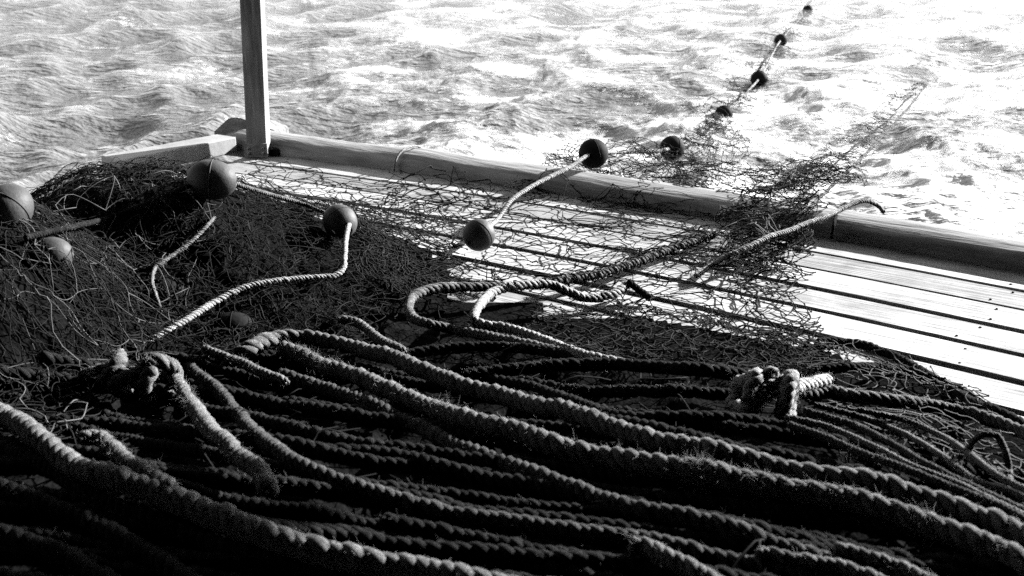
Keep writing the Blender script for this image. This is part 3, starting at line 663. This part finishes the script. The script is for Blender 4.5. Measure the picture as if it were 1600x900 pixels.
def knot(label, a, b, turns, rad, R, mat, seed, fuzz, off, tails=()):
    """coils of rope drawn tight round the line a-b (photo points), with loose tails"""
    A_, B_ = onh(*a, off), onh(*b, off); d_ = B_ - A_; L_ = np.linalg.norm(d_); d_ /= L_
    u_ = np.cross(d_, [0, 0, 1]); u_ /= np.linalg.norm(u_); v_ = np.cross(u_, d_); rs = RS(seed); P = []
    for t in np.linspace(0, 1, int(turns * 9)):
        th = t * turns * 2 * math.pi; rr = rad * (1 + .3 * math.sin(th * .37 + seed) + .2 * rs.normal())
        P.append(A_ + d_ * L_ * (t + .2 * math.sin(th * .83 + 1) + .05 * rs.normal()) + (u_ * math.cos(th) + v_ * math.sin(th) * 1.05) * rr)
    P = [onh(*q, R) for q in tails[:2]] + P + [onh(*q, R) for q in tails[2:]]
    return rope('rope_knot', label, P, R * 2, mat, seed=seed, fuzz=fuzz, world=True, wob=.06, cat='knot', flen=.012)
knot('big knot joining the ropes in front of the pale planks', (1150, 612), (1245, 622), 3.3, .034, .0150, 'ropeC', 70, 1500, .035)
knot('shaggy knot of grey rope at the left, in front of the net heap', (165, 585), (262, 600), 3.2, .036, .0155, 'ropeD', 71, 1500, .04)
rope('rope', 'pale frayed tuft sticking out of the right side of the big knot', [(1235, 606, .02), (1258, 602, .025), (1280, 598, .03), (1296, 594, .03)], .028, 'tuft', 'tuft', seed=72, fuzz=2500, flen=.014, taper=True, raise_=.02)
rope('rope', 'frayed rope stub left of the shaggy knot', [(125, 590), (150, 578), (185, 580), (205, 590)], .026, 'ropeD', seed=73, fuzz=1200, raise_=.03, taper=True)

mid = [aty(775, 345, 4.05), aty(800, 312, 4.2), aty(840, 286, 4.38), aty(890, 262, 4.6)]
rope('float_line', 'pale float line climbing from the deck over the rail and out along the water', [onh(748, 367, .06), *mid, F1, aty(985, 238, 5.4), F2, (F2 + FS[0]) / 2 + [.02, 0, -.05], FS[0], FS[1], FS[2], FS[3], seaf(1290, -20)], .0199, 'ropeC', seed=90, world=True, fuzz=60, wob=.1)

# ------------------------------------------------------------------ nets over the deck, the rail and the water
def G(rows): return np.array(rows)
dn = net('fishing_net', grid([[(385, 252), (520, 275), (650, 285), (780, 290), (900, 300), (1010, 318)],
                              [(400, 285), (520, 310), (650, 325), (780, 335), (920, 345), (1090, 345)],
                              [(480, 330), (560, 350), (650, 370), (780, 375), (920, 380), (1100, 372)],
                              [(560, 400), (620, 410), (690, 420), (790, 420), (920, 415), (1080, 390)],
                              [(600, 450), (640, 455), (700, 450), (800, 445), (920, 430), (1080, 400)]]), .08, .0019, 101, .9, .018, .18, 'twine', slack=1.05, wob=.16)
tag(dn, 'loose dark net spread over the pale planks behind the mound', 'net', 'nets')
dn = net('fishing_net', grid([[(470, 300), (560, 320), (640, 340), (720, 352)], [(520, 340), (580, 365), (650, 385), (730, 400)], [(560, 390), (610, 415), (660, 430), (740, 440)], [(590, 450), (630, 470), (680, 480), (760, 470)]]), .055, .0018, 102, .9, .045, .1, 'twine2', slack=1.3, wob=.2)
tag(dn, 'tangled net bunched on the planks beside the round float', 'net', 'nets')
# curled upper fringe standing over the planks left of the float
fr = net('fishing_net', G([[aty(600, 262, 4.75), aty(660, 262, 4.72), aty(720, 275, 4.66), aty(770, 285, 4.6)], [aty(610, 300, 4.6), aty(660, 295, 4.55), aty(715, 300, 4.5), aty(770, 315, 4.45)], [aty(610, 335, 4.3), aty(660, 335, 4.3), aty(710, 340, 4.2), aty(760, 345, 4.2)]]), .095, .0028, 103, .9, .01, .25, 'twine', drape='max', wob=.3)
tag(fr, 'open net meshes curling up above the planks left of the round float', 'net', 'nets')
# middle: net hung from the laced line down to the pile
mn = net('fishing_net', grid([[(860, 440), (950, 420), (1040, 395), (1120, 370), (1200, 350)],
                              [(840, 480), (940, 465), (1040, 445), (1130, 420), (1235, 400)],
                              [(830, 510), (940, 505), (1050, 490), (1150, 470), (1260, 470)],
                              [(850, 545), (950, 550), (1060, 545), (1160, 545), (1285, 540)],
                              [(880, 560), (960, 570), (1070, 575), (1180, 580), (1300, 590)]]), .075, .0019, 104, .8, .02, .12, 'twine', slack=1.05, wob=.16)
tag(mn, 'dark net hanging from the laced line down to the rope pile', 'net', 'nets')
mn2 = net('fishing_net', grid([[(830, 488), (950, 490), (1060, 490), (1170, 500), (1270, 525)], [(830, 515), (950, 520), (1060, 525), (1170, 535), (1280, 555)], [(870, 555), (960, 565), (1070, 570), (1170, 575), (1290, 585)]]), .05, .0018, 105, .9, .04, .15, 'twine2', slack=1.2, wob=.2, asp=1.2)
tag(mn2, 'dense folds of net gathered in front of the planks at the pile', 'net', 'nets')
# right bundle: climbs the rail and runs out into the water
rb = [[aty(1110, 410, 3.65), aty(1170, 405, 3.6), aty(1225, 400, 3.62), aty(1245, 395, 3.65)],
      [aty(1125, 365, 3.95), aty(1175, 360, 3.9), aty(1225, 352, 3.9), aty(1262, 345, 3.92)],
      [aty(1150, 325, 4.22), aty(1195, 318, 4.2), aty(1240, 312, 4.2), aty(1290, 315, 4.18)],
      [aty(1185, 295, 4.5), aty(1225, 287, 4.5), aty(1270, 285, 4.5), aty(1320, 290, 4.5)],
      [aty(1255, 268, 5.2), aty(1280, 262, 5.2), aty(1310, 262, 5.2), aty(1345, 265, 5.2)],
      [aty(1345, 215, 6.6), aty(1358, 212, 6.6), aty(1372, 212, 6.6), aty(1390, 215, 6.6)],
      [aty(1415, 160, 8.8), aty(1422, 158, 8.8), aty(1430, 158, 8.8), aty(1440, 160, 8.8)]]
rn = empty('fishing_net', tuple(aty(1220, 330, 4.1))); tag(rn, 'gathered net bundle climbing the rail and trailing into the white water', 'net', 'nets')
for s in range(3):
    net('net_layer', (G(rb) + RS(s).normal(0, .03, (7, 4, 3)) + np.array([0, 0, 0, 0, 0, .08, .14])[:, None, None] * [0, 0, 1.0])[:(5, 5, 7)[s]], (.07, .075, .09)[s], .0017, 110 + s, .9, .03, .08 + .06 * s, ('twine', 'twine2', 'twine3')[s], rn, drape=False, slack=(1.15, 1.25, 1.0)[s], wob=.2)
# the skirt of that net spread on the planks
sk = net('fishing_net', grid([[(1120, 385), (1180, 380), (1235, 395)], [(1130, 440), (1195, 435), (1252, 440)], [(1160, 490), (1215, 490), (1270, 490)], [(1190, 545), (1240, 550), (1285, 545)], [(1230, 590), (1265, 595), (1300, 590)]]), .065, .0019, 120, .8, .045, .06, 'twine2', slack=1.3, wob=.18)
tag(sk, 'net skirt spilling from the rail across the planks to the big knot', 'net', 'nets')
# along the float line, over the rail and down to the water
fn = [[aty(800, 300, 4.55), aty(850, 262, 4.9), aty(905, 232, 5.05), aty(985, 222, 5.4), aty(1050, 232, 5.75), aty(1085, 205, 6.8), aty(1125, 180, 8.3)],
      [aty(830, 320, 4.5), aty(880, 290, 4.8), aty(940, 265, 4.98), aty(1010, 252, 5.3), aty(1075, 258, 5.4), aty(1110, 215, 6.8), aty(1138, 185, 8.4)],
      [aty(870, 345, 4.45), aty(930, 322, 4.6), aty(990, 305, 4.75), aty(1050, 300, 4.8), aty(1100, 298, 4.75), aty(1150, 270, 5.4), aty(1180, 220, 7)]]
f_ = net('fishing_net', G(fn), .075, .0017, 130, .8, .02, .10, 'twine', drape=False, wob=.18, slack=1.1)
tag(f_, 'net laced along the float line where it crosses the rail', 'net', 'nets')
ve = [[aty(940, 330, 4.42), aty(1030, 340, 4.32), aty(1110, 350, 4.17), aty(1190, 345, 4.07)],
      [aty(950, 290, 4.66), aty(1040, 300, 4.52), aty(1120, 310, 4.38), aty(1200, 305, 4.30)],
      [aty(965, 262, 4.85), aty(1050, 270, 4.75), aty(1130, 280, 4.6), aty(1215, 275, 4.55)],
      [aty(985, 240, 5.2), aty(1060, 248, 5.4), aty(1140, 262, 5.1), aty(1240, 258, 5.0)]]
vn = net('fishing_net', G(ve), .07, .0017, 133, .9, .02, .03, 'twine', drape=False, wob=.2, slack=1.15)
tag(vn, 'thin veil of net lying over the rail between the float line and the right bundle', 'net', 'nets')
f2 = [[aty(1110, 180, 8.4), aty(1165, 128, 10.3), aty(1205, 70, 13), aty(1255, 15, 17)], [aty(1125, 190, 8.3), aty(1180, 138, 10.2), aty(1218, 80, 12.8), aty(1272, 20, 17)]]
f3 = net('fishing_net', G(f2), .2, .0022, 131, .9, .03, 0, 'twine', drape=False, wob=.4)
tag(f3, 'last of the net trailing on the water beside the far floats', 'net', 'nets')
# rope over the rail at the right
rope('rope', 'pale shaggy rope lying over the rail at the right net bundle', [onh(1085, 432, .02), onh(1115, 415, .03), aty(1145, 398, 3.55), aty(1200, 370, 3.68), aty(1250, 354, 3.82), aty(1290, 338, 3.98), aty(1325, 322, 4.15), aty(1352, 314, 4.22), aty(1372, 321, 4.26), aty(1382, 331, 4.22)], .0195, 'ropeC', seed=95, world=True, fuzz=700, flen=.014)
rope('lashing_cord', 'dark cord strapped over the rail beside the right net bundle', [onz(1298, 372, .01), onz(1302, 352, .07), aty(1310, 330, 4.12), aty(1322, 318, 4.2)], .014, 'ropeB', 'fibreB', seed=96, world=True, fuzz=200)
rope('foot_rope', 'thin pale foot rope of the net running out from the rail into the white water', [aty(1255, 335, 4.05), aty(1290, 300, 4.5), aty(1330, 262, 5.1), aty(1380, 212, 6.7), aty(1428, 158, 8.7), seaf(1445, 135)], .014, 'ropeD', seed=97, world=True, fuzz=60)
# stray twines over the foreground ropes
tf = net('fishing_net', grid([[(1280, 540), (1350, 540), (1420, 580), (1500, 620)], [(1290, 600), (1370, 600), (1450, 620), (1540, 650)], [(1320, 650), (1400, 660), (1490, 690), (1590, 720)], [(1400, 690), (1460, 710), (1540, 750), (1640, 790)]]), .055, .0018, 141, .9, .03, .2, 'twine3', slack=1.1, wob=.2)
tag(tf, 'grey net tangled between the knot rope and the thin lines at right', 'net', 'nets')
print('TRIS', sum(len(o.data.loops) - 2 * len(o.data.polygons) for o in bpy.data.objects if o.type == 'MESH'))
